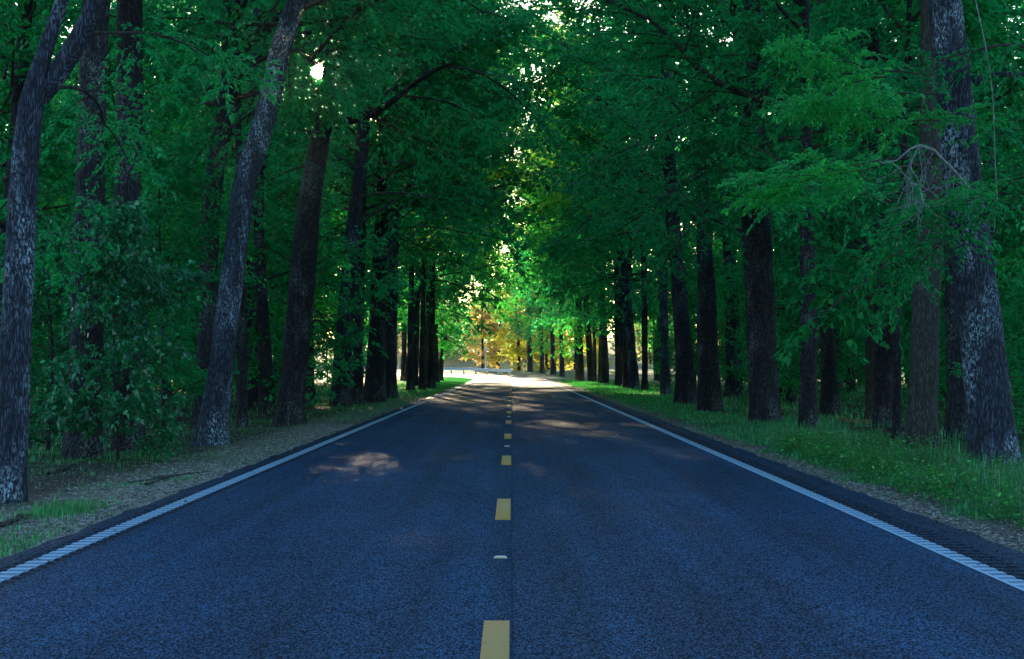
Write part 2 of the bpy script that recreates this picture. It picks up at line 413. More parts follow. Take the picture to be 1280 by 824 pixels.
# ------------------------------------------------------------------ foliage generators
def unit(v): return v/(np.linalg.norm(v, axis=-1, keepdims=True)+1e-9)
def leaves(g, P, D, L, k, ll, lw, rg, mat=1, droop=.25, flat=.35):
    """k leaves on each twig: P start, D direction, L length"""
    P = np.repeat(P, k, 0); D = np.repeat(unit(D), k, 0); L = np.repeat(L, k); N = len(P)
    t = rg.uniform(.05, 1.0, N)
    side = unit(np.cross(D, [0, 0, 1.0])+rg.normal(0, .15, (N, 3)))
    sgn = rg.choice([-1, 1], N)[:, None]
    base = P+D*(t*L)[:, None]+rg.normal(0, .02, (N, 3)); base[:, 2] -= droop*(t*t)*L
    d = unit(D*rg.uniform(.2, 1, N)[:, None]+side*sgn*rg.uniform(.4, 1, N)[:, None]+rg.normal(0, .25, (N, 3))-np.array([0, 0, .25]))
    nrm = unit(np.array([0, 0, 1.0])+rg.normal(0, flat, (N, 3)))
    w = unit(np.cross(nrm, d)); up = np.cross(d, w)
    s = rg.uniform(.6, 1.25, N)[:, None]
    a = base; b = base+d*ll*s*.45+w*lw*s*.5+up*lw*.12; c = base+d*ll*s-np.array([0, 0, .15*ll]); e = base+d*ll*s*.45-w*lw*s*.5+up*lw*.12
    V = np.stack([a, b, c, e], 1).reshape(-1, 3); q = np.arange(N)[:, None]*4
    r = np.clip(rg.normal(.45, .22, N), 0, 1)
    g.add(V, q+np.array([[0, 1, 2, 3]]), mat, r)

def poly(p, d, L, n, rg, wig=.18, up=0.0):
    p = np.array(p, float); d = unit(np.array(d, float)); out = [p.copy()]
    for i in range(n):
        d = unit(d+rg.normal(0, wig, 3)*np.array([1, 1, .7])+np.array([0, 0, up])); p = p+d*L/n; out.append(p.copy())
    return np.array(out)

def limb(g, p, d, L, r0, rg, tw, wood=0, n=7, sides=6, wig=.16, up=-.01, subs=9, per=7, sublen=.45, twl=(.45, .95), start=.2, vol=.6):
    """a limb with side branches; appends twigs to tw"""
    pl = poly(p, d, L, n, rg, wig, up)
    g.add(*tube(pl, np.linspace(r0, r0*.22, n+1), sides), wood)
    seg = lambda t: pl[int(min(t*n, n-1e-6))]+(pl[int(min(t*n, n-1e-6))+1]-pl[int(min(t*n, n-1e-6))])*(t*n-int(min(t*n, n-1e-6)))
    for s in range(subs):
        t = start+(1-start)*(s+rg.uniform(.1, .9))/subs
        q = seg(t); k = int(min(t*n, n-1e-6)); dd = unit(pl[k+1]-pl[k])
        side = unit(unit(np.cross(dd, [0, 0, 1.]))*(1 if s % 2 else -1)+np.array([0, 0, rg.normal(0, vol)]))
        sd = unit(dd*.75+side*rg.uniform(.5, 1.1)+np.array([0, 0, rg.normal(.08, .22)]))
        sl_ = max(.5, L*sublen*(1.15-t)*rg.uniform(.7, 1.3))
        sp = poly(q, sd, sl_, 4, rg, .16, -.03)
        g.add(*tube(sp, np.linspace(r0*.28*(1.2-t)+.006, .004, 5), 3), wood)
        for m in range(per):
            u = (m+rg.uniform(0, 1))/per; a = int(min(u*4, 3.999)); pp = sp[a]+(sp[a+1]-sp[a])*(u*4-a)
            d2 = unit(sp[a+1]-sp[a]); s2 = unit(np.cross(d2, [0, 0, 1.]))*(1 if m % 2 else -1)
            tw.append((pp, unit(d2*.6+s2*rg.uniform(.3, 1.1)+np.array([0, 0, rg.normal(-.02, .22+vol*.4)])), rg.uniform(*twl)))
    return pl

def crown_mesh(name, seed, z0, z1, n, rad, leaf, k, mats, up=.12, subs=9, per=7, shape='dome', coarse=None, start=.2, twl=(.45, .95), r0=.055, vol=.6, flat=.5):
    rg = np.random.default_rng(seed); g = Geo(); tw = []
    for i in range(n):
        h = z0+(z1-z0)*(i+rg.uniform(0, .8))/n; u = (h-z0)/(z1-z0)
        az = i*2.399+rg.uniform(-.4, .4)
        rr = rad*{'dome': (.55+.45*math.sin(math.pi*min(1, u*.8+.25))), 'cone': 1-.75*u, 'column': .9}[shape]*rg.uniform(.7, 1.15)
        el = up+u*.7+rg.normal(0, .12)
        limb(g, (0, 0, h-.25), (math.cos(az)*math.cos(el), math.sin(az)*math.cos(el), math.sin(el)), rr, r0*(1.1-.6*u), rg, tw, subs=subs, per=per, start=start, twl=twl, vol=vol)
    P = np.array([t[0] for t in tw]); D = np.array([t[1] for t in tw]); L = np.array([t[2] for t in tw])
    leaves(g, P, D, L, k, leaf[0], leaf[1], rg, flat=flat)
    if coarse:
        c0, c1, cn, cr, cl, ck = coarse; tw = []
        for i in range(cn):
            h = c0+(c1-c0)*(i+rg.uniform(0, .8))/cn; u = (h-c0)/(c1-c0); az = i*2.399+rg.uniform(-.4, .4); el = .25+u*.9
            limb(g, (0, 0, h-.3), (math.cos(az)*math.cos(el), math.sin(az)*math.cos(el), math.sin(el)), cr*(1-.5*u)*rg.uniform(.8, 1.1), .07*(1.2-.7*u), rg, tw, sides=4, subs=6, per=5, twl=(.8, 1.4))
        P = np.array([t[0] for t in tw]); D = np.array([t[1] for t in tw]); L = np.array([t[2] for t in tw])
        leaves(g, P, D, L, ck, cl[0], cl[1], rg)
    return g.mesh(name, mats, smooth=False)

# shared crowns: fine-leaved ones for near trees, coarser for far ones
NEAR = [crown_mesh('near_crown', 100+i, 6.3, 14, 20, 5.6, (.115, .075), 22, [BRANCH, LEAF], coarse=(13.5, 20, 5, 3.5, (.42, .26), 6)) for i in range(3)]
HIGH = [crown_mesh('high_crown', 120+i, 8.6, 15, 13, 5.0, (.15, .08), 18, [BRANCH, LEAF], coarse=(14, 20, 5, 3.5, (.42, .26), 6)) for i in range(2)]
FARB = [crown_mesh('bright_far_crown', 230+i, 5.5, 21, 25, 5.0, (.24, .17), 10, [BRANCH, LEAF_BRIGHT], subs=8, per=6, twl=(.6, 1.2)) for i in range(2)]
MIDB = [crown_mesh('bright_mid_crown', 330+i, 3.4, 13.0, 22, 3.7, (.17, .12), 10, [BRANCH, LEAF_BRIGHT], subs=8, per=7) for i in range(2)]
ARCH = [crown_mesh('arching_crown', 250+i, 7.0, 18.5, 24, 7.6, (.22, .16), 9, [BRANCH, LEAF], up=.28, subs=10, per=7, twl=(.6, 1.3)) for i in range(3)]
FAR = [crown_mesh('far_crown', 200+i, 6.0, 22.5, 27, 5.4, (.24, .17), 10, [BRANCH, LEAF], subs=8, per=6, twl=(.6, 1.2)) for i in range(3)]
MID = [crown_mesh('mid_crown', 300+i, 3.6, 13.0, 24, 3.9, (.17, .12), 12, [BRANCH, LEAF], subs=8, per=7, coarse=(13, 18, 4, 3, (.42, .26), 6)) for i in range(3)]
UNDER = [crown_mesh('understorey_crown', 400+i, .9, 6.6, 20, 2.3, (.12, .09), 11, [BRANCH, LEAF], subs=7, per=6, up=.1, shape='dome', r0=.022, twl=(.3, .7)) for i in range(3)]
UNDER_T = crown_mesh('broadleaf_crown', 450, .5, 6.2, 24, 2.0, (.16, .11), 11, [BRANCH, LEAF_TEAL], subs=7, per=6, up=.05, r0=.02, twl=(.3, .7))
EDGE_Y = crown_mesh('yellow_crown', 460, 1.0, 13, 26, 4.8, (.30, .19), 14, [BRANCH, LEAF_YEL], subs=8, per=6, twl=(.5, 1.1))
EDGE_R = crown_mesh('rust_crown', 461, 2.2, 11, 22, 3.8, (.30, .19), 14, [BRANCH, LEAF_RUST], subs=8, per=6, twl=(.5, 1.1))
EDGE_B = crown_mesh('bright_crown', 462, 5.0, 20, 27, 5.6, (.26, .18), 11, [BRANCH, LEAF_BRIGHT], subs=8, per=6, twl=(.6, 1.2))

def spray_mesh(name, seed, L, leaf, k, mats, r0=.04, subs=10, per=7, n=8, up=-.02, **kw):
    """a single leafy limb along +X"""
    rg = np.random.default_rng(seed); g = Geo(); tw = []
    limb(g, (0, 0, 0), (1, 0, .12), L, r0, rg, tw, n=n, subs=subs, per=per, up=up, start=.12, **kw)
    P = np.array([t[0] for t in tw]); D = np.array([t[1] for t in tw]); T = np.array([t[2] for t in tw])
    leaves(g, P, D, T, k, leaf[0], leaf[1], rg)
    return g.mesh(name, mats)
SPRAY = [spray_mesh('leafy_limb', 500+i, 4.2, (.13, .07), 22, [BRANCH, LEAF]) for i in range(3)]
LEAF_FRESH = leaf_mat('leaf_fresh_light', (.015, .24, .08), (.035, .42, .13), (.10, .62, .26), (.08, .85, .22), .45)  # brighter leaf copy: stronger daylight on these sprays is put into the colour
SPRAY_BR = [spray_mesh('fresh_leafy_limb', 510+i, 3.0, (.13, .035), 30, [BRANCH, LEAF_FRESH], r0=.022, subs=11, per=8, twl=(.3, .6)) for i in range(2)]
SPRAY_T = [spray_mesh('broadleaf_limb', 520+i, 2.6, (.15, .10), 14, [BRANCH, LEAF_TEAL], r0=.02, subs=9, per=6, twl=(.3, .6)) for i in range(2)]

# shared trunks for forest trees
def trunk_mesh(name, seed, H, r, mat, n=14, flare=.7, lean=.5, step=.4):
    rg = np.random.default_rng(seed)
    z = np.concatenate([np.arange(-.3, 1.2, .12), np.arange(1.2, H, step)])
    u = np.clip(z/H, 0, 1)
    x = lean*np.sin(u*2.2+seed)*u*1.6; y = lean*np.sin(u*2.9+seed*2)*u*1.6
    path = np.stack([x-x[3]*0, y, z], 1)
    g = Geo(); g.add(*tube(path, r*(1-.78*u)*(1+.05*np.sin(z*1.3+seed)), n, .10, seed, flare))
    return g.mesh(name, [mat], smooth=True)
TRUNKS = [trunk_mesh('forest_trunk', 600+i, 21, .24+.05*i, BARK, 16) for i in range(4)]
STEMS = [trunk_mesh('sapling_stem', 620+i, 6.8, .05+.012*i, BARK, 8, .3, .25) for i in range(3)]

def tree(name, label, x, y, trunk, crown, group=None, rz=None, s=1.0, cat='tree', crown_z=0.0, sxy=None):
    e = tag(obj(name, None, None, (x, y, gz(x, y)), rng.uniform(0, 6.28) if rz is None else rz), label, cat, group)
    sv = (s if sxy is None else sxy, s if sxy is None else sxy, s)
    e.scale = sv
    obj('trunk', trunk, e); obj('crown', crown, e, (0, 0, crown_z))
    return e

# ------------------------------------------------------------------ roadside trees read off the photo
def hero(label, base, pts, widths, bark=BARK, crown=None, n=28, seed=1.0, group=None, Y=None, flare=.45, top=22, name='roadside_tree', cshift=0, crz=0.0, cs=1.0, fork=None, limbs=()):
    """base/pts: photo pixels of the trunk axis from the ground up; widths in px"""
    Y = Y or ydepth(base[1], -.045+0)
    P = [px(*base, Y)]+[px(a, b, Y) for a, b in pts]
    P = np.array(P); P[0, 2] = gz(P[0, 0], Y)
    W = np.array(widths, float)/FOC*Y/2*.93
    x0, y0, z0 = P[0]
    # extend above the frame
    d = (P[-1]-P[-2]); d /= np.linalg.norm(d)
    d = unit(d*.6+np.array([0, 0, .6])); rem = max(.5, top-P[-1, 2])
    P = np.vstack([P, P[-1]+d*rem*.5, P[-1]+d*rem]); W = np.concatenate([W, [W[-1]*.6, W[-1]*.15]])
    Ls = np.concatenate([[0], np.cumsum(np.linalg.norm(np.diff(P, axis=0), axis=1))])
    stepv = .11 if Y < 45 else (.18 if Y < 80 else .35)
    ss = np.concatenate([[-.3], np.arange(0, Ls[-1], stepv)])
    # smooth curve through the points
    path = np.stack([np.interp(ss, Ls, P[:, c]) for c in range(3)], 1); path[0, 2] -= .3
    ker = np.ones(9)/9; 
    for c in (0, 1):
        pad = np.pad(path[:, c], 4, mode='edge'); path[:, c] = np.convolve(pad, ker, 'valid')
    path[:, 1] += .12*np.sin(ss*.5+seed)*np.clip(ss/3, 0, 1)
    r = np.interp(ss, Ls, W)
    g = Geo(); path0 = path-np.array([x0, y0, z0])
    g.add(*tube(path0, r, n, .11, seed, flare))
    e = tag(obj(name, None, None, (x0, y0, z0)), label, 'tree', group)
    obj('trunk', g.mesh('roadside_trunk', [bark], smooth=True), e)
    for lp, lw in limbs:
        q = np.array([px(a, b, Y-dy) for a, b, dy in lp])-np.array([x0, y0, z0])
        Lq = np.concatenate([[0], np.cumsum(np.linalg.norm(np.diff(q, axis=0), axis=1))]); sq = np.arange(0, Lq[-1], .12)
        pq = np.stack([np.interp(sq, Lq, q[:, c]) for c in range(3)], 1)
        if len(pq) > 9:
            for c in range(3):
                pq[:, c] = np.convolve(np.pad(pq[:, c], 3, mode='edge'), np.ones(7)/7, 'valid')
        wq = np.interp(sq, Lq, np.array(lw, float)/FOC*Y/2)
        gl = Geo(); gl.add(*tube(pq, wq, 12, .09, seed+3, 0)); obj('limb', gl.mesh('main_limb', [bark], smooth=True), e)
    if crown is not None:
        zc = 9.0; a = int(np.argmin(abs(path0[:, 2]-zc)))
        obj('crown', crown, e, (path0[a, 0], path0[a, 1], cshift), crz, cs)
    return e, (x0, y0, z0)

def leafy(e, base, meshes, specs, name='leafy_branch'):
    """hang leafy limbs on a tree: (photo px of limb start, depth shift, azimuth, scale, tilt)"""
    x0, y0, z0 = base
    for i, (pxx, pyy, dy, az, sc_, tilt) in enumerate(specs):
        p = px(pxx, pyy, y0-dy)
        o = obj(name, meshes[i % len(meshes)], e, (p[0]-x0, p[1]-y0, p[2]-z0), 0, sc_)
        o.rotation_euler = (0, -R(tilt), R(az))

# ---- left side
h1, b1 = hero('nearest left roadside tree, lichened trunk forking high at the left edge of the picture', (8, 628), [(16, 560), (19, 400), (26, 250), (38, 130), (52, 75), (84, -10)], [44, 41, 39, 36, 32, 21, 17], BARK_GREY, HIGH[0], 40, 1.3, crz=1.0,
     limbs=[([(40, 132, 0), (72, 92, 0), (98, 48, .1), (122, 0, .2), (135, -60, .3)], [24, 26, 24, 20, 16])])
h2_, b2 = hero('thick straight dark trunk behind the broadleaf sapling, first of the close pair on the left', (103, 573), [(108, 480), (112, 300), (116, 120), (119, -20)], [46, 43, 40, 38, 36], BARK, HIGH[1], 36, 2.7, flare=.5, crz=2.0)
h3, b3 = hero('tall furrowed trunk just right of the close pair behind the sapling on the left', (162, 562), [(160, 480), (158, 300), (160, 120), (160, -20)], [40, 36, 34, 34, 32], BARK, HIGH[0], 36, 4.1, Y=41.5, crz=4.4)
h4, b4 = hero('slanting trunk leaning right above the left gravel verge, paler lichened bark', (263, 556), [(275, 480), (290, 340), (303, 230), (330, 150), (352, 50), (378, -15)], [42, 34, 32, 30, 28, 27, 25], BARK_GREY, HIGH[0], 32, 5.2, crz=3.3, cs=.95)
hero('dark upright trunk standing just behind the slanting lichened one', (252, 540), [(258, 400), (262, 250), (285, 120), (290, -10)], [26, 24, 24, 24, 22], BARK, HIGH[1], 24, 6.0, crz=.5)
hero('slim dark trunk in the gap right of the slanting tree', (303, 536), [(303, 420), (300, 300), (298, 180)], [15, 13, 12, 9], BARK, HIGH[0], 16, 7.0, crz=1.5)
h5, b5 = hero('large dark trunk below the low sun, long limb reaching out over the road', (360, 530), [(367, 470), (380, 330), (388, 240), (405, 150), (414, 86), (424, -10)], [38, 34, 33, 30, 26, 21, 20], BARK, HIGH[0], 32, 8.0, crz=5.2,
     limbs=[([(402, 165, 0), (425, 153, .3), (460, 145, .6), (490, 127, 1.0), (515, 105, 1.5), (548, 84, 2), (575, 76, 2.4)], [11, 10, 9, 8, 6, 5, 3]), ([(414, 65, 0), (440, 40, 0), (462, 8, -.3), (480, -25, -.5)], [16, 14, 12, 10])])
hero('dark trunk half hidden behind the left flank of the large tree below the sun', (335, 520), [(330, 430), (325, 330), (322, 200)], [22, 18, 16, 14], BARK, HIGH[1], 18, 9.0, crz=2.2)
hero('stout dark trunk first of the tight group where the left verge narrows', (425, 508), [(430, 420), (436, 340), (448, 230), (458, 120)], [26, 22, 21, 18, 15], BARK, ARCH[2], 22, 10.0, crz=.9)
hero('narrow trunk second in the tight left group, bright field showing beside it', (447, 505), [(447, 440), (450, 380), (452, 250)], [16, 13, 13, 11], BARK, ARCH[0], 16, 11.0, crz=3.9)
hero('broad blackish trunk third in the tight left group', (468, 503), [(470, 440), (474, 360), (478, 250)], [30, 24, 22, 16], BARK, ARCH[1], 22, 12.0, crz=5.0)
hero('dark trunk fourth in the tight left group', (487, 498), [(487, 430), (490, 350), (494, 250)], [22, 18, 16, 12], BARK, ARCH[2], 18, 13.0, crz=1.1)
hero('thin dark trunk on the left after the tight group', (513, 489), [(513, 440), (514, 380), (515, 300)], [11, 9, 8, 7], BARK, ARCH[0], 14, 14.0, crz=2.5)
hero('thin dark trunk left of the straight pair near the bend', (527, 488), [(528, 430), (529, 380), (530, 300)], [9, 7, 7, 6], BARK, ARCH[1], 12, 15.0, crz=.3)
hero('straight dark trunk right of the thin pair near the bend', (538, 486), [(539, 440), (540, 380), (540, 300)], [13, 10, 9, 7], BARK, ARCH[2], 14, 16.0, crz=4.2)
hero('small leaning tree at the inside corner of the bend, bright pasture behind its trunk', (549, 475), [(552, 450), (556, 425), (560, 405)], [9, 6.5, 6, 4], BARK, None, 12, 17.0, Y=225, top=11)
# ---- right side
h6, b6 = hero('biggest trunk at the right edge of the road, pale blue-grey lichened bark', (1248, 598), [(1240, 540), (1228, 420), (1214, 300), (1199, 180), (1186, 60), (1177, -30)], [72, 64, 58, 52, 46, 44, 42], BARK_GREY, HIGH[1], 48, 20.0, flare=.28, crz=2.8,
     limbs=[([(1216, 105, 0), (1228, 95, .2), (1245, 87, .4), (1262, 92, .5), (1290, 98, .7), (1330, 80, 1)], [14, 9, 8, 7, 6, 4])])
hero('dark trunk tucked behind the left side of the biggest right-hand trunk', (1200, 560), [(1200, 480), (1197, 380), (1194, 260), (1190, 120)], [42, 34, 32, 30, 28], BARK, HIGH[0], 30, 21.0, crz=.2)
hero('mottled brown-grey trunk left of the biggest right-hand trunk', (1150, 568), [(1153, 500), (1156, 400), (1160, 300), (1163, 180)], [44, 36, 35, 34, 30], BARK_MOT, HIGH[0], 32, 22.0, crz=3.1)
hero('slim dark stem between the mottled trunk and the thin far ones on the right', (1120, 556), [(1121, 480), (1120, 380), (1128, 280)], [12, 10, 9, 8], BARK, MID[0], 14, 23.0, crz=1.9)
hero('thin far trunk standing on dim grass, right of the flared dark trunk', (1088, 524), [(1087, 450), (1085, 360), (1082, 260)], [14, 12, 11, 9], BARK_MOT, MID[1], 16, 24.0, crz=.7)
hero('dark far trunk with a wide flared foot in the right-hand wood', (1038, 519), [(1036, 460), (1034, 400), (1032, 300)], [24, 22, 20, 16], BARK, MID[2], 22, 25.0, crz=4.6, flare=.9)
hero('blackish trunk with a swollen foot at the grass edge, right of the great straight trunk', (1010, 544), [(1011, 480), (1012, 400), (1010, 330), (1008, 220)], [26, 23, 23, 20, 15], BARK, NEAR[0], 26, 26.0, crz=5.6)
h7, b7 = hero('great straight furrowed trunk running up through the right canopy', (957, 534), [(954, 470), (950, 380), (945, 280), (938, 120), (934, -20)], [42, 38, 37, 37, 36, 34], BARK, NEAR[2], 36, 27.0, crz=1.6)
hero('dark trunk right of the close pair on the right verge', (888, 516), [(885, 460), (883, 380), (880, 290), (872, 120)], [32, 27, 25, 20, 16], BARK, NEAR[1], 26, 28.0, crz=3.6)
hero('furrowed trunk left of the close pair on the right verge', (858, 506), [(855, 450), (850, 370), (842, 280), (836, 180)], [28, 23, 21, 19, 15], BARK, ARCH[0], 24, 29.0, crz=2.4)
hero('grey upright trunk behind the close pair on the right verge', (832, 494), [(831, 430), (830, 360), (827, 290)], [13, 11, 11, 9], BARK_GREY, ARCH[1], 16, 30.0, crz=.6)
hero('blue-grey smooth trunk leaning left over the right verge', (793, 488), [(790, 440), (785, 390), (778, 330), (768, 270)], [15, 13, 13, 14, 10], BARK_GREY, ARCH[0], 16, 31.0, crz=5.4)
hero('dark trunk right beside the blue-grey leaning trunk', (806, 490), [(806, 440), (806, 380), (804, 300)], [9, 8, 8, 7], BARK, ARCH[1], 12, 32.0, crz=3.0)
hero('dark trunk behind the blue-grey leaning trunk, left side', (772, 484), [(772, 440), (771, 400), (770, 330)], [8, 7, 7, 5], BARK, ARCH[2], 12, 33.0, crz=4.0)
hero('right of the two thin straight trunks far along the right verge', (739, 477), [(736, 430), (732, 370), (728, 310)], [9, 8, 8, 6], BARK, ARCH[0], 14, 34.0, crz=1.0, Y=206)
hero('left of the two thin straight trunks far along the right verge', (726, 476), [(725, 430), (723, 370), (722, 310)], [9, 8, 8, 6], BARK, ARCH[1], 14, 35.0, crz=2.0, Y=214)
for q, (bx, w, yy, dsc) in enumerate([(703, 7, 262, 'fourth'), (692, 8, 272, 'third'), (678, 7, 285, 'second'), (663, 8, 296, 'first')]):
    hero('%s dark trunk from the left in the row beside the sunlit end of the road' % dsc, (bx, 471), [(bx-1, 440), (bx-2, 400)], [w, w*.85, w*.6], BARK, [FAR[2], EDGE_B, FAR[0], EDGE_B][q], 12, 36.0+q, Y=yy, crz=q*1.7, top=18)

# leafy limbs low on the roadside trees
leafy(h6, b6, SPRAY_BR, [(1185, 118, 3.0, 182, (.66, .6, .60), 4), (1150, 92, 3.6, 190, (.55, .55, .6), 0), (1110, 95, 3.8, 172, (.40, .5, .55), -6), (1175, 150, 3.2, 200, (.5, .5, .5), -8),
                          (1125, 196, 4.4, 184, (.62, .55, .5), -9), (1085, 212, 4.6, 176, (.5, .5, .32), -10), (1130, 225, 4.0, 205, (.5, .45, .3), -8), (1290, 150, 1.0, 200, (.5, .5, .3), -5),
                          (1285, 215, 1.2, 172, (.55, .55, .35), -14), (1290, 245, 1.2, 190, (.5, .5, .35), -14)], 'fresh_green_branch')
leafy(h6, b6, SPRAY, [(1215, 250, .8, 200, .5, -6), (1225, 190, -.5, 150, .7, -8), (1290, 60, .5, 210, .6, 5), (1290, 260, .8, 190, .6, -5)])
leafy(h7, b7, SPRAY, [(945, 240, 1, 200, 1.0, -12), (942, 260, 1, 340, 1.1, -12), (940, 130, 1, 190, 1.1, -5), (938, 90, 1, 350, 1.2, 0), (945, 200, 1, 300, 1, -14), (940, 180, 1, 240, 1, -10)])
leafy(h5, b5, SPRAY, [(560, 82, 2.2, 0, .9, -12), (500, 118, 1.2, 30, .9, -8), (455, 145, .6, 40, .8, -8), (395, 205, -.6, 150, .9, -8)])
leafy(h4, b4, SPRAY, [(335, 130, -.4, 120, .8, -5), (350, 60, -.4, 70, .9, 0)])
leafy(h1, b1, SPRAY, [(60, 110, -.3, 60, .6, 5), (110, 40, -.3, 40, .6, 0), (20, 230, -.4, 100, .5, -10)])
leafy(h2_, b2, SPRAY_T, [(112, 300, -.3, 170, .8, -8), (112, 330, .5, 340, .7, -6)])

# bare dead branch hanging in front of the biggest right trunk
def bare_branch():
    rg = np.random.default_rng(77); Y = b6[1]-1.0; g = Geo()
    def tw(pts, w0, w1, n=5):
        q = np.array([px(a, b, Y-c) for a, b, c in pts])-np.array(b6)
        g.add(*tube(q, np.linspace(w0, w1, len(q)), n))
        return q
    q = tw([(1212, 235, -.6), (1195, 215, -.3), (1180, 200, 0), (1168, 187, .1), (1150, 181, .2), (1138, 186, .3), (1122, 200, .4), (1105, 204, .5), (1092, 197, .6)], .028, .006)
    q2 = tw([(1150, 181, .2), (1141, 200, .3), (1137, 206, .3), (1150, 228, .35), (1154, 252, .4), (1149, 262, .4)], .010, .004, 4)
    q3 = tw([(1115, 202, .4), (1128, 214, .5), (1140, 228, .5), (1152, 238, .5)], .008, .003, 4)
    for k in range(34):
        s = [q, q2, q3][k % 3]; p = s[rg.integers(1, len(s))]; d = unit(np.array([rg.normal(-.3, .6), rg.normal(0, .4), rg.normal(-.7, .5)]))
        pl = poly(p, d, rg.uniform(.2, .75), 5, rg, .3, -.05); g.add(*tube(pl, np.linspace(.0055, .0022, 6), 3))
        for m in range(2):
            p2 = pl[rg.integers(1, 5)]; pl2 = poly(p2, unit(d+rg.normal(0, .7, 3)), rg.uniform(.1, .35), 3, rg, .3, -.05); g.add(*tube(pl2, np.linspace(.004, .002, 4), 3))
    tag(obj('dead_branch', g.mesh('dead_branch', [DEADW]), h6), 'bare pale dead branch')
bare_branch()
# thin hanging vine right of the big trunk
g = Geo(); q = np.array([px(a, b, b6[1]-.8) for a, b in [(1216, -60), (1221, 0), (1232, 50), (1239, 90), (1243, 130), (1244, 180), (1247, 250), (1243, 290)]])
g.add(*tube(q-q[0], np.full(len(q), .007), 5)); 
tag(obj('hanging_vine', g.mesh('hanging_vine', [DEADW]), None, tuple(q[0])), 'thin pale vine hanging beside the biggest right-hand trunk', 'vine')

# broadleaf saplings in front of the close pair of trunks on the left
def sapling(label, pxx, pyy, s, rz, crown=UNDER_T, stem=STEMS[0], Y=None, sxy=None, name='sapling', group=None):
    Y = Y or ydepth(pyy); x = (pxx-640)/FOC*Y
    return tree(name, label, x, Y, stem, crown, group, rz, s, sxy=sxy)
sapling('glossy broadleaf sapling covering the lower part of the close pair of trunks on the left', 148, 566, .66, .4, sxy=.52, Y=36.5)
sapling('low glossy sapling between the leftmost trunk and the close pair', 60, 560, .62, 2.2, Y=40, sxy=.6, stem=STEMS[1])
sapling('taller leafy sapling behind the close pair, filling the gap to the slanting tree', 205, 548, .85, 3.9, Y=46, sxy=.75, crown=UNDER[0], stem=STEMS[1])
sapling('small bright-leaved sapling at the extreme right edge beyond the biggest trunk', 1292, 585, .42, 1.0, Y=36, sxy=.45, crown=UNDER[1], stem=STEMS[2])

# ------------------------------------------------------------------ the wood on both sides
placed = []
for o in bpy.data.objects:
    if o.get('category') == 'tree': placed.append((o.location.x, o.location.y))
def ok(x, y, d):
    return all((x-a)**2+(y-b)**2 > d*d for a, b in placed)
SUN_T = math.tan(SUN_AZ)
def scatter(side, n, y0, y1, lat0, lat1, dmin, rg, maxfail=4000):
    out = []; fails = 0
    while len(out) < n and fails < maxfail:
        y = y0+(y1-y0)*rg.uniform(0, 1)**.75; w = .235*y+5
        x = side*rg.uniform(lat0, max(lat0+.5, min(lat1, w)))
        if abs(x-y*SUN_T) < .8 or abs(float(lateral(x, y))) < lat0 or (side < 0 and y > 236) or not ok(x, y, dmin): fails += 1; continue
        placed.append((x, y)); out.append((x, y))
    return out
rg = np.random.default_rng(5)
ORD = 'first second third fourth fifth sixth seventh eighth ninth tenth eleventh twelfth thirteenth fourteenth'.split()
SIDE = {-1: 'left', 1: 'right'}
for side in (-1, 1):
    for q, (x, y) in enumerate(sorted(scatter(side, 6, 120, 236, 6.4, 8.6, 9.0, rg), key=lambda p: p[1])):
        tree('roadside_tree', '%s nearest plain dark trunk between the larger trees on the %s verge' % (ORD[q], SIDE[side]), x, y, TRUNKS[rg.integers(4)],
             FAR[rg.integers(3)] if y < 190 else [FAR[1], EDGE_B][rg.integers(2)], 'trees lining the far %s verge' % SIDE[side], s=rg.uniform(.85, 1.05))
    for x, y in scatter(side, 78 if side < 0 else 76, 46, 250, 9.5, 60, 4.2, rg):
        m = MID if y < 95 else FAR
        if rg.uniform() < .42: m = (MIDB if y < 95 else FARB)
        tree('forest_tree', 'dark slender tree deep in the wood %s of the road' % SIDE[side], x, y, TRUNKS[rg.integers(4)], m[rg.integers(len(m))], 'trees deep in the wood %s of the road' % SIDE[side], s=rg.uniform(.8, 1.1)*(1 if y < 130 or side > 0 else .9))
    for x, y in scatter(side, 42, 50, 200, 10.5, 45, 3.0, rg):
        tree('understorey_tree', 'low leafy young tree under the tall trees %s of the road' % SIDE[side], x, y, STEMS[rg.integers(3)], UNDER[rg.integers(3)], 'young trees under the wood %s of the road' % SIDE[side], s=rg.uniform(.7, 1.2))

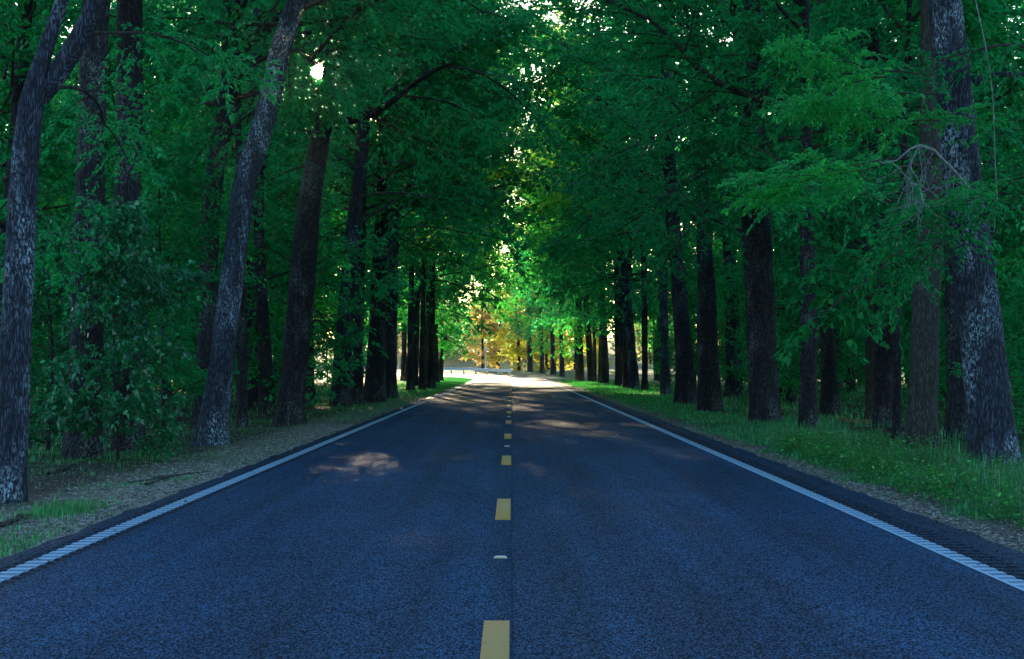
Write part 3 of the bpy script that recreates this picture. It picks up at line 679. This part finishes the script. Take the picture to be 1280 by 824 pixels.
# long limbs that close the canopy over the carriageway
ARCHL = [spray_mesh('arching_limb', 540+i, 8.2, (.20, .15), 10, [BRANCH, LEAF], r0=.085, subs=15, per=8, n=10, up=-.015, twl=(.6, 1.2)) for i in range(3)]
LEAF_LIME = leaf_mat('leaf_lime', (.05, .20, .03), (.10, .32, .04), (.18, .42, .06), (.42, .90, .10), .6)
ARCHB = [spray_mesh('bright_arching_limb', 550+i, 8.2, (.21, .16), 10, [BRANCH, (LEAF_BRIGHT, LEAF_LIME)[i]], r0=.085, subs=15, per=8, n=10, up=-.015, twl=(.6, 1.2)) for i in range(2)]
NLIMB = [spray_mesh('near_arching_limb', 560+i, 8.0, (.12, .085), 17, [BRANCH, LEAF], r0=.085, subs=17, per=10, n=10, up=-.012, twl=(.4, .9)) for i in range(2)]
rga = np.random.default_rng(31)
for o in [o for o in bpy.data.objects if o.name.startswith('roadside_tree') and o.parent is None]:
    x, y, z = o.location
    if y < 46 or y > 240: continue
    nq = 8 if y > 130 else 4
    for q in range(nq+(5 if y > 95 else 2) if y > 78 else 3):
        hz = rga.uniform(9.5, 20.5) if y > 130 else rga.uniform(7.5, 17)
        if q >= nq: hz = rga.uniform(12.5, 20.5) if y > 95 else rga.uniform(10, 15)
        if y <= 78: hz = rga.uniform(.125, .172)*y+.8
        L_ = rga.uniform(.75, 1.0)*min(1.0, (abs(x)+1.2)/8.2*1.15)
        mesh = (ARCHB[int(rga.uniform() < .55)] if (y > 100 and rga.uniform() < .8) else ARCHL[q % 3] if y > 78 else NLIMB[q % 2])
        az = (180 if x > 0 else 0)+rga.uniform(-32, 32)
        li = obj('arching_limb', mesh, o, (0, 0, hz), 0, L_)
        li.rotation_euler = (rga.uniform(-.4, .4), -R(rga.uniform(5, 24)+(12 if hz > 14 else 0)), R(az)-o.rotation_euler.z)
for lab_, x_, y_ in (('added leafy tree in the gloom right behind the slanting trunk, its crown screening the low sun', -9.2, 78), ('leafy tree added as a sun screen left of the large trunk below the sun, standing back in the wood', -11.2, 98), ('leafy tree added as a sun screen behind the gap between the large trunk below the sun and the tight group', -8.6, 96), ('leafy tree added as a sun screen well behind the thin trunk in the gap right of the slanting tree', -10.0, 88)):  # trees added to block the sun patch falling on the left lane
    tree('forest_tree', lab_, x_, y_, TRUNKS[1], MID[1], None, s=1.0)
tree('understorey_tree', 'low leafy young tree added as a sun screen directly behind the large trunk below the sun', -6.5, 71, STEMS[1], UNDER[1], None, s=1.2)  # added low tree, set behind the trunk to keep sun off the road
# trees round the outside of the bend, lit from behind
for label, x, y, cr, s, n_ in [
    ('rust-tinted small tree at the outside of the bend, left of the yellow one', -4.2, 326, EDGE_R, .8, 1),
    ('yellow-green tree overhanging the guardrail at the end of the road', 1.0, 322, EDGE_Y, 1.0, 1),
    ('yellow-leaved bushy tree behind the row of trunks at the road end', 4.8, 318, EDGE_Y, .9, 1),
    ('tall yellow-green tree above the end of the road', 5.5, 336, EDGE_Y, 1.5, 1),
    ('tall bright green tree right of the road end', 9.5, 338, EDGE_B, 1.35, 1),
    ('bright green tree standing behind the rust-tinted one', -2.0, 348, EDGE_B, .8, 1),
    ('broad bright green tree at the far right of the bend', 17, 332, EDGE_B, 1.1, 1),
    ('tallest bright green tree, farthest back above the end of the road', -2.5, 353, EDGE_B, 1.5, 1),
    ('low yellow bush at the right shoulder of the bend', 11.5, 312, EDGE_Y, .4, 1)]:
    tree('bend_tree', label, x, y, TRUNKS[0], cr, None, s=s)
e_, b_ = None, None
# crown of the leaning corner tree
c = [o for o in bpy.data.objects if o.get('label', '').startswith('small leaning tree')][0]
obj('crown', UNDER[2], c, (.4, 0, 2.3), 1.2, (1.7, 1.7, 1.35))

# distant woodland beyond the pasture
def far_woods():
    rg = np.random.default_rng(9); g = Geo(); P = []; 
    for i in range(150):
        x = rg.uniform(-160, 120); y = rg.uniform(430, 520); H = rg.uniform(9, 14); z = float(rise(y))
        g.add(*tube([(x, y, z-.3), (x+.2, y, z+H*.5), (x+.1, y, z+H*.9)], [.3, .2, .05], 5), 0)
        m = 330; ph = rg.uniform(0, 6.28, m); cs = rg.uniform(-1, 1, m); rr = rg.uniform(.55, 1, m)**.5
        sx = H*.34; p = np.stack([x+sx*rr*np.sqrt(1-cs**2)*np.cos(ph), y+sx*rr*np.sqrt(1-cs**2)*np.sin(ph), z+H*.55+H*.5*rr*cs], 1)
        P.append(p)
    P = np.concatenate(P); leaves(g, P, unit(rg.normal(0, 1, P.shape)), np.full(len(P), .8), 2, 1.0, .6, rg, 1, .2, .6)
    tag(obj('distant_woodland', g.mesh('distant_woodland', [BRANCH, LEAF_FAR])), 'pale hazy line of woodland beyond the pasture at the road end', 'woodland', kind='stuff')
far_woods()

# ------------------------------------------------------------------ guardrail and post round the bend
rail = tag(obj('guardrail', None, None, (*centre(YB+70)[0], float(rise(310)))), 'galvanised guardrail curving round the outside of the bend', 'guardrail')
def railpt(s, lat):
    (cx, cy), (nx, ny) = centre(s); return cx+nx*lat, cy+ny*lat
prof = [(0, .0), (.045, .03), (.045, .08), (.0, .12), (.0, .19), (.045, .23), (.045, .28), (0, .31)]
S = np.arange(YB+29, YB+170, 1.0); V = []; 
for s in S:
    for dl, dz in prof:
        x, y = railpt(s, 6.9-dl); V.append((x-rail.location.x, y-rail.location.y, float(ground_z(x, y))+.42+dz-rail.location.z))
k = len(prof); i = np.arange(len(S)-1)[:, None]*k; j = np.arange(k-1)[None, :]
g = Geo(); g.add(V, np.stack([i+j, i+j+1, i+k+j+1, i+k+j], -1).reshape(-1, 4)); g2 = g.mesh('rail_beam', [GALV]); obj('rail_beam', g2, rail)
g = Geo(); box(g, -.06, .06, -.09, .09, -.3, .78, 0, .004); pm = g.mesh('rail_post', [GALV])
for s in np.arange(YB+30, YB+169, 2.5):
    x, y = railpt(s, 7.02); obj('rail_post', pm, rail, (x-rail.location.x, y-rail.location.y, float(ground_z(x, y))-rail.location.z), math.atan2(y-YB, x+RC))
x, y, z = px(607, 470, 316)
mp = tag(obj('marker_post', None, None, (x, y, gz(x, y))), 'slim pale upright post beside the guardrail at the bend', 'post')
g = Geo(); g.add(*tube([(0, 0, -.2), (0, 0, 3.3)], [.07, .07], 8)); obj('pole', g.mesh('pole', [POSTW], smooth=True), mp)
g = Geo(); box(g, -.13, .13, -.09, -.07, 2.5, 3.2, 0, .002); obj('plate', g.mesh('plate', [GALV]), mp)

# ------------------------------------------------------------------ grass, litter, gravel
def blades(g, X, Y, H, W, rg, mat=0, bend=.35):
    N = len(X); az = rg.uniform(0, 6.28, N); z = ground_z(X, Y)
    d = np.stack([np.cos(az), np.sin(az), np.zeros(N)], 1); w = np.stack([-np.sin(az), np.cos(az), np.zeros(N)], 1)*W[:, None]*.5
    b = np.stack([X, Y, z-.02], 1); up = np.array([0, 0, 1.])
    bd = rg.uniform(.1, 1, N)[:, None]*bend
    m = b+up*(H*.55)[:, None]+d*bd*(H*.3)[:, None]; t = b+up*(H*(1-.25*bd[:, 0]))[:, None]+d*bd*(H)[:, None]
    V = np.stack([b-w, b+w, m-w*.75, m+w*.75, t], 1).reshape(-1, 3); q = np.arange(N)[:, None]*5
    r = np.clip(rg.normal(.5, .25, N), 0, 1)
    g.add(V, q+np.array([[0, 1, 3, 2]]), mat, r); g.n -= 0
    g.add(np.zeros((0, 3)), np.zeros((0, 3), int), mat)
    g.f.append((q-0+np.array([[2, 3, 4]])+g.n-len(V), mat)); g.r.append(r.astype(np.float32))
def patch(X, Y, sc_=1.3, seed=0):
    return .5+.5*np.sin(X*sc_+2*np.sin(Y*.31*sc_+seed)+seed)*np.cos(Y*.45*sc_+1.5*np.sin(X*.7+seed))
def grass_right():
    rg = np.random.default_rng(21); g = Geo()
    for y0, y1, n, hs_, ws in ((14, 34, 36000, 1.0, .007), (34, 60, 22000, .9, .011), (60, 110, 20000, .8, .02), (110, 235, 20000, .8, .045)):
        Y = rg.uniform(y0, y1, n); X = 4.35+np.abs(rg.normal(0, 1, n))*np.interp(Y, [14, 40, 80], [1.5, 1.5, 2.6])
        pt = patch(X, Y, 1.1, 2)
        dens = sm(4.3, 5.0, X+.5*(patch(X, Y, 2.4, 5)-.5))*(.10+.90*sm(.25, .6, pt))*np.where(Y < 52, sm(9.5, 6.4, X), 1)
        kp = rg.uniform(0, 1, n) < dens; X = X[kp]; Y = Y[kp]
        tall = sm(4.4, 6.0, X)*np.interp(Y, [20, 36, 60], [1, .8, .35])
        H = hs_*(.07+.30*tall)*rg.uniform(.4, 1.3, len(X))*(.6+.6*patch(X, Y, 1.7, 1)); W = ws*rg.uniform(.7, 1.6, len(X))
        blades(g, X, Y, H*1.35, W*1.3, rg)
    # seed stems
    n = 700; Y = rg.uniform(16, 45, n); X = 4.9+np.abs(rg.normal(0, 1, n))*1.2
    blades(g, X, Y, rg.uniform(.3, .62, n), np.full(n, .006), rg, 1, .55)
    tag(obj('verge_grass', g.mesh('verge_grass', [GRASS, GRASS_DRY])), 'tall green grass growing along the right verge', 'grass', kind='stuff')
    # short leafy weeds among the grass
    g = Geo(); n = 5200; Y = rg.uniform(15, 42, n); X = 4.6+np.abs(rg.normal(0, 1, n))*1.3; kp = patch(X, Y, 2.0, 4) > .35; X = X[kp]; Y = Y[kp]
    P = np.stack([X, Y, ground_z(X, Y)+rg.uniform(.02, .3, len(X))], 1)
    leaves(g, P, unit(rg.normal(0, 1, P.shape)+np.array([0, 0, .8])), np.full(len(P), .12), 6, .055, .032, rg, 0, .0, .6)
    tag(obj('verge_weeds', g.mesh('verge_weeds', [GRASS])), 'small broad-leaved weeds mixed into the tall right verge grass', 'weeds', kind='stuff')
grass_right()
def grass_left():
    rg = np.random.default_rng(22); g = Geo()
    for (cx, cy, rx, ry, n, h) in ((-4.25, 19.0, .35, 1.4, 1500, .08), (-4.6, 18.2, .4, .8, 900, .07), (-4.75, 24.0, .22, .8, 1100, .10), (-5.0, 29, .3, 1.0, 300, .06), (-4.4, 37, .2, 1.5, 300, .05), (-4.5, 31, .12, .5, 200, .05),
                                   (-8.0, 38.5, 1.6, 1.8, 3200, .09), (-7.2, 33, 1.3, 2.5, 1400, .07), (-10.5, 46, 2.5, 4, 3500, .1), (-7.6, 52, 1.2, 5, 2200, .09)):
        X = rg.normal(cx, rx, n); Y = rg.normal(cy, ry, n); kp = X < -4.05; X = X[kp]; Y = Y[kp]
        blades(g, X, Y, h*rg.uniform(.4, 1.4, len(X)), rg.uniform(.006, .014, len(X)), rg)
    for y0, y1, n, ws in ((60, 110, 9000, .02), (110, 255, 22000, .05)):
        Y = rg.uniform(y0, y1, n); X = -4.2-np.abs(rg.normal(0, 1, n))*3.0-.0
        X = np.where(Y > 200, X+0, X); la2 = lateral(X, Y); kp = (la2 < -4.2) & (rg.uniform(0, 1, n) < .25+.75*sm(90, 190, Y)); X = X[kp]; Y = Y[kp]
        blades(g, X, Y, .10*rg.uniform(.5, 1.5, len(X)), ws*rg.uniform(.7, 1.5, len(X)), rg)
    tag(obj('short_grass', g.mesh('short_grass', [GRASS])), 'short green grass tufts on the left verge and under the trees', 'grass', kind='stuff')
    # forest-floor ground cover both sides, seen between the trunks
    g = Geo(); n = 42000; Y = rg.uniform(34, 170, n); sd = rg.choice([-1, 1], n); X = sd*rg.uniform(7.5, 34, n)
    kp = (np.abs(X) < .235*Y+3) & (patch(X, Y, .5, 3) > .3); X = X[kp]; Y = Y[kp]
    blades(g, X, Y, .16*rg.uniform(.4, 1.5, len(X)), np.interp(Y, [34, 170], [.02, .07])*rg.uniform(.6, 1.4, len(X)), rg)
    tag(obj('woodland_grass', g.mesh('woodland_grass', [GRASS])), 'thin grass covering the floor of the wood between the trunks', 'grass', kind='stuff')
grass_left()
def road_leaves():
    rg = np.random.default_rng(29); g = Geo(); n = 420
    Y = 12+60*rg.uniform(0, 1, n)**1.5; sd = rg.choice([-1, 1], n); X = np.where(rg.uniform(0, 1, n) < .82, sd*(4.0-np.abs(rg.normal(0, .28, n))), rg.uniform(-3.3, 3.3, n))
    P = np.stack([X, Y, np.full(n, .008)], 1)
    leaves(g, P, unit(np.stack([rg.normal(0, 1, n), rg.normal(0, 1, n), np.zeros(n)], 1)), np.full(n, .02), 1, .05, .03, rg, 0, 0, .25)
    V = g.v[0].reshape(-1, 3); V[:, 2] = np.maximum(V[:, 2], .006)
    tag(obj('fallen_leaves', g.mesh('fallen_leaves', [LITTER])), 'few dry leaves blown onto the asphalt and along its edges', 'leaves', kind='stuff')
road_leaves()
def chips():
    rg = np.random.default_rng(23)
    def scat(name, n, s0, s1, mat, label, cat, lat, yr, flat):
        g = Geo(); sd = np.where(rg.uniform(0, 1, n) < .72, -1, 1); Y = yr[0]+(yr[1]-yr[0])*rg.uniform(0, 1, n)**1.7
        X = sd*(np.where(sd < 0, lat[0], 4.14)+np.abs(rg.normal(0, 1, n))*np.where(sd < 0, lat[1], .42))
        s = rg.uniform(s0, s1, n); z = ground_z(X, Y)+s*.25
        c = np.stack([X, Y, z], 1); T = []
        base = np.array([(1, 0, 0), (-.3, .9, 0), (-.8, -.5, 0), (.1, 0, 1), (.5, -.8, .1)])
        a = rg.uniform(0, 6.28, n); ca, sa = np.cos(a), np.sin(a); st_ = rg.uniform(.6, 1.4, (n, 3))
        for bx_, by_, bz_ in base:
            T.append(c+np.stack([(bx_*ca-by_*sa)*s*st_[:, 0], (bx_*sa+by_*ca)*s*st_[:, 1], (bz_*flat-.2+rg.normal(0, .12, n))*s], 1))
        V = np.stack(T, 1).reshape(-1, 3); q = np.arange(n)[:, None]*5
        for tri in ((0, 1, 3), (1, 2, 3), (2, 4, 3), (4, 0, 3)):
            g.f.append((q+np.array([tri]), 0)); g.r.append(np.zeros(n, np.float32))
        g.v.append(V.astype(np.float32)); g.n = len(V)
        tag(obj(name, g.mesh(name, [mat])), label, cat, kind='stuff')
    scat('gravel', 15000, .010, .026, STONE, 'pale loose gravel scattered along both road edges', 'gravel', (4.0, .8), (13, 60), .5)
    scat('leaf_litter', 12000, .018, .04, LITTER, 'brown dead leaves lying on the verges', 'leaf litter', (4.1, 1.9), (14, 75), .3)
chips()
# fallen sticks
def stick(label, pts, Y, w, seed):
    rg = np.random.default_rng(seed); q = []
    for a, b in pts:
        yy = ydepth(b, .0); q.append((( a-640)/FOC*yy, yy, 0))
    q = np.array(q); q[:, 2] = ground_z(q[:, 0], q[:, 1])+w*.8; o = q[0].copy()
    Lq = np.concatenate([[0], np.cumsum(np.linalg.norm(np.diff(q, axis=0), axis=1))]); sq = np.linspace(0, Lq[-1], 14)
    p = np.stack([np.interp(sq, Lq, q[:, c]) for c in range(3)], 1); p[:, 2] += rg.normal(0, w*.3, 14); p[:, 0] += rg.normal(0, w*.4, 14)
    g = Geo(); g.add(*tube(p-o, np.linspace(w, w*.4, 14), 7))
    for k in range(3):
        s = p[rg.integers(3, 12)]-o; pl = poly(s, unit(np.array([rg.normal(), rg.normal(), .15])), rg.uniform(.15, .4), 4, rg, .25); g.add(*tube(pl, np.linspace(w*.35, w*.15, 5), 4))
    tag(obj('fallen_branch', g.mesh('fallen_branch', [BRANCH]), None, tuple(o)), label, 'branch')
stick('thick fallen branch lying at the foot of the leftmost trunk', [(-40, 664), (0, 655), (42, 640)], 0, .035, 1)
stick('long thin fallen stick on the gravel of the left verge, left of the slanting tree', [(182, 603), (215, 592), (262, 586)], 0, .02, 2)
stick('short curved fallen stick on the left gravel, nearer the road edge', [(160, 578+22), (190, 583+12), (210, 590)], 0, .014, 3)
stick('fallen stick lying on the dark soil behind the leftmost trunk', [(62, 590), (95, 578), (125, 572)], 0, .025, 4)

# ------------------------------------------------------------------ a gap through the leaves along the line of the low sun
bpy.context.view_layer.update()
def sun_gap():
    o0 = np.array(camo.location); d = np.array(SUNDIR); rg = np.random.default_rng(41)
    for o in [o for o in bpy.data.objects if o.type == 'MESH' and o.parent and any(k in o.name for k in ('crown', 'limb', 'branch'))]:
        me = o.data
        if 'main_limb' in me.name or 'trunk' in me.name: continue
        M = np.array(o.matrix_world); bb = np.array([list(c) for c in o.bound_box])@M[:3, :3].T+M[:3, 3]
        c = bb.mean(0); rad = np.linalg.norm(bb-c, axis=1).max(); t = (c-o0)@d
        if np.linalg.norm(c-o0-t*d) > rad+1: continue
        n = len(me.polygons); co = np.zeros(n*3); me.polygons.foreach_get('center', co); co = co.reshape(-1, 3)@M[:3, :3].T+M[:3, 3]
        t = (co-o0)@d; off = co-o0-t[:, None]*d; r = np.linalg.norm(off*np.array([1.25, 1, .8]), axis=1)
        kill = r < (.07+.0032*t)*rg.uniform(.75, 1.25, n)
        if not kill.any(): continue
        import bmesh
        bm = bmesh.new(); bm.from_mesh(me); bm.faces.ensure_lookup_table()
        bmesh.ops.delete(bm, geom=[bm.faces[i] for i in np.nonzero(kill)[0]], context='FACES')
        m2 = me.copy(); m2.name = me.name; bm.to_mesh(m2); bm.free(); o.data = m2
sun_gap()

HAZE = 0.00002
if HAZE > 0:
    m = bpy.data.materials.new('haze_air'); m.use_nodes = True; nt = m.node_tree; nt.nodes.remove(nt.nodes['Principled BSDF'])
    pv = nt.nodes.new('ShaderNodeVolumePrincipled'); pv.inputs['Color'].default_value = (1, .88, .70, 1); pv.inputs['Density'].default_value = HAZE; pv.inputs['Anisotropy'].default_value = .965
    nt.links.new(pv.outputs[0], nt.nodes['Material Output'].inputs['Volume'])
    g = Geo(); box(g, -1600, 1600, -60, 3100, -2.2, 44); tag(obj('haze', g.mesh('haze', [m])), 'thin morning haze filling the air', 'haze', kind='stuff')
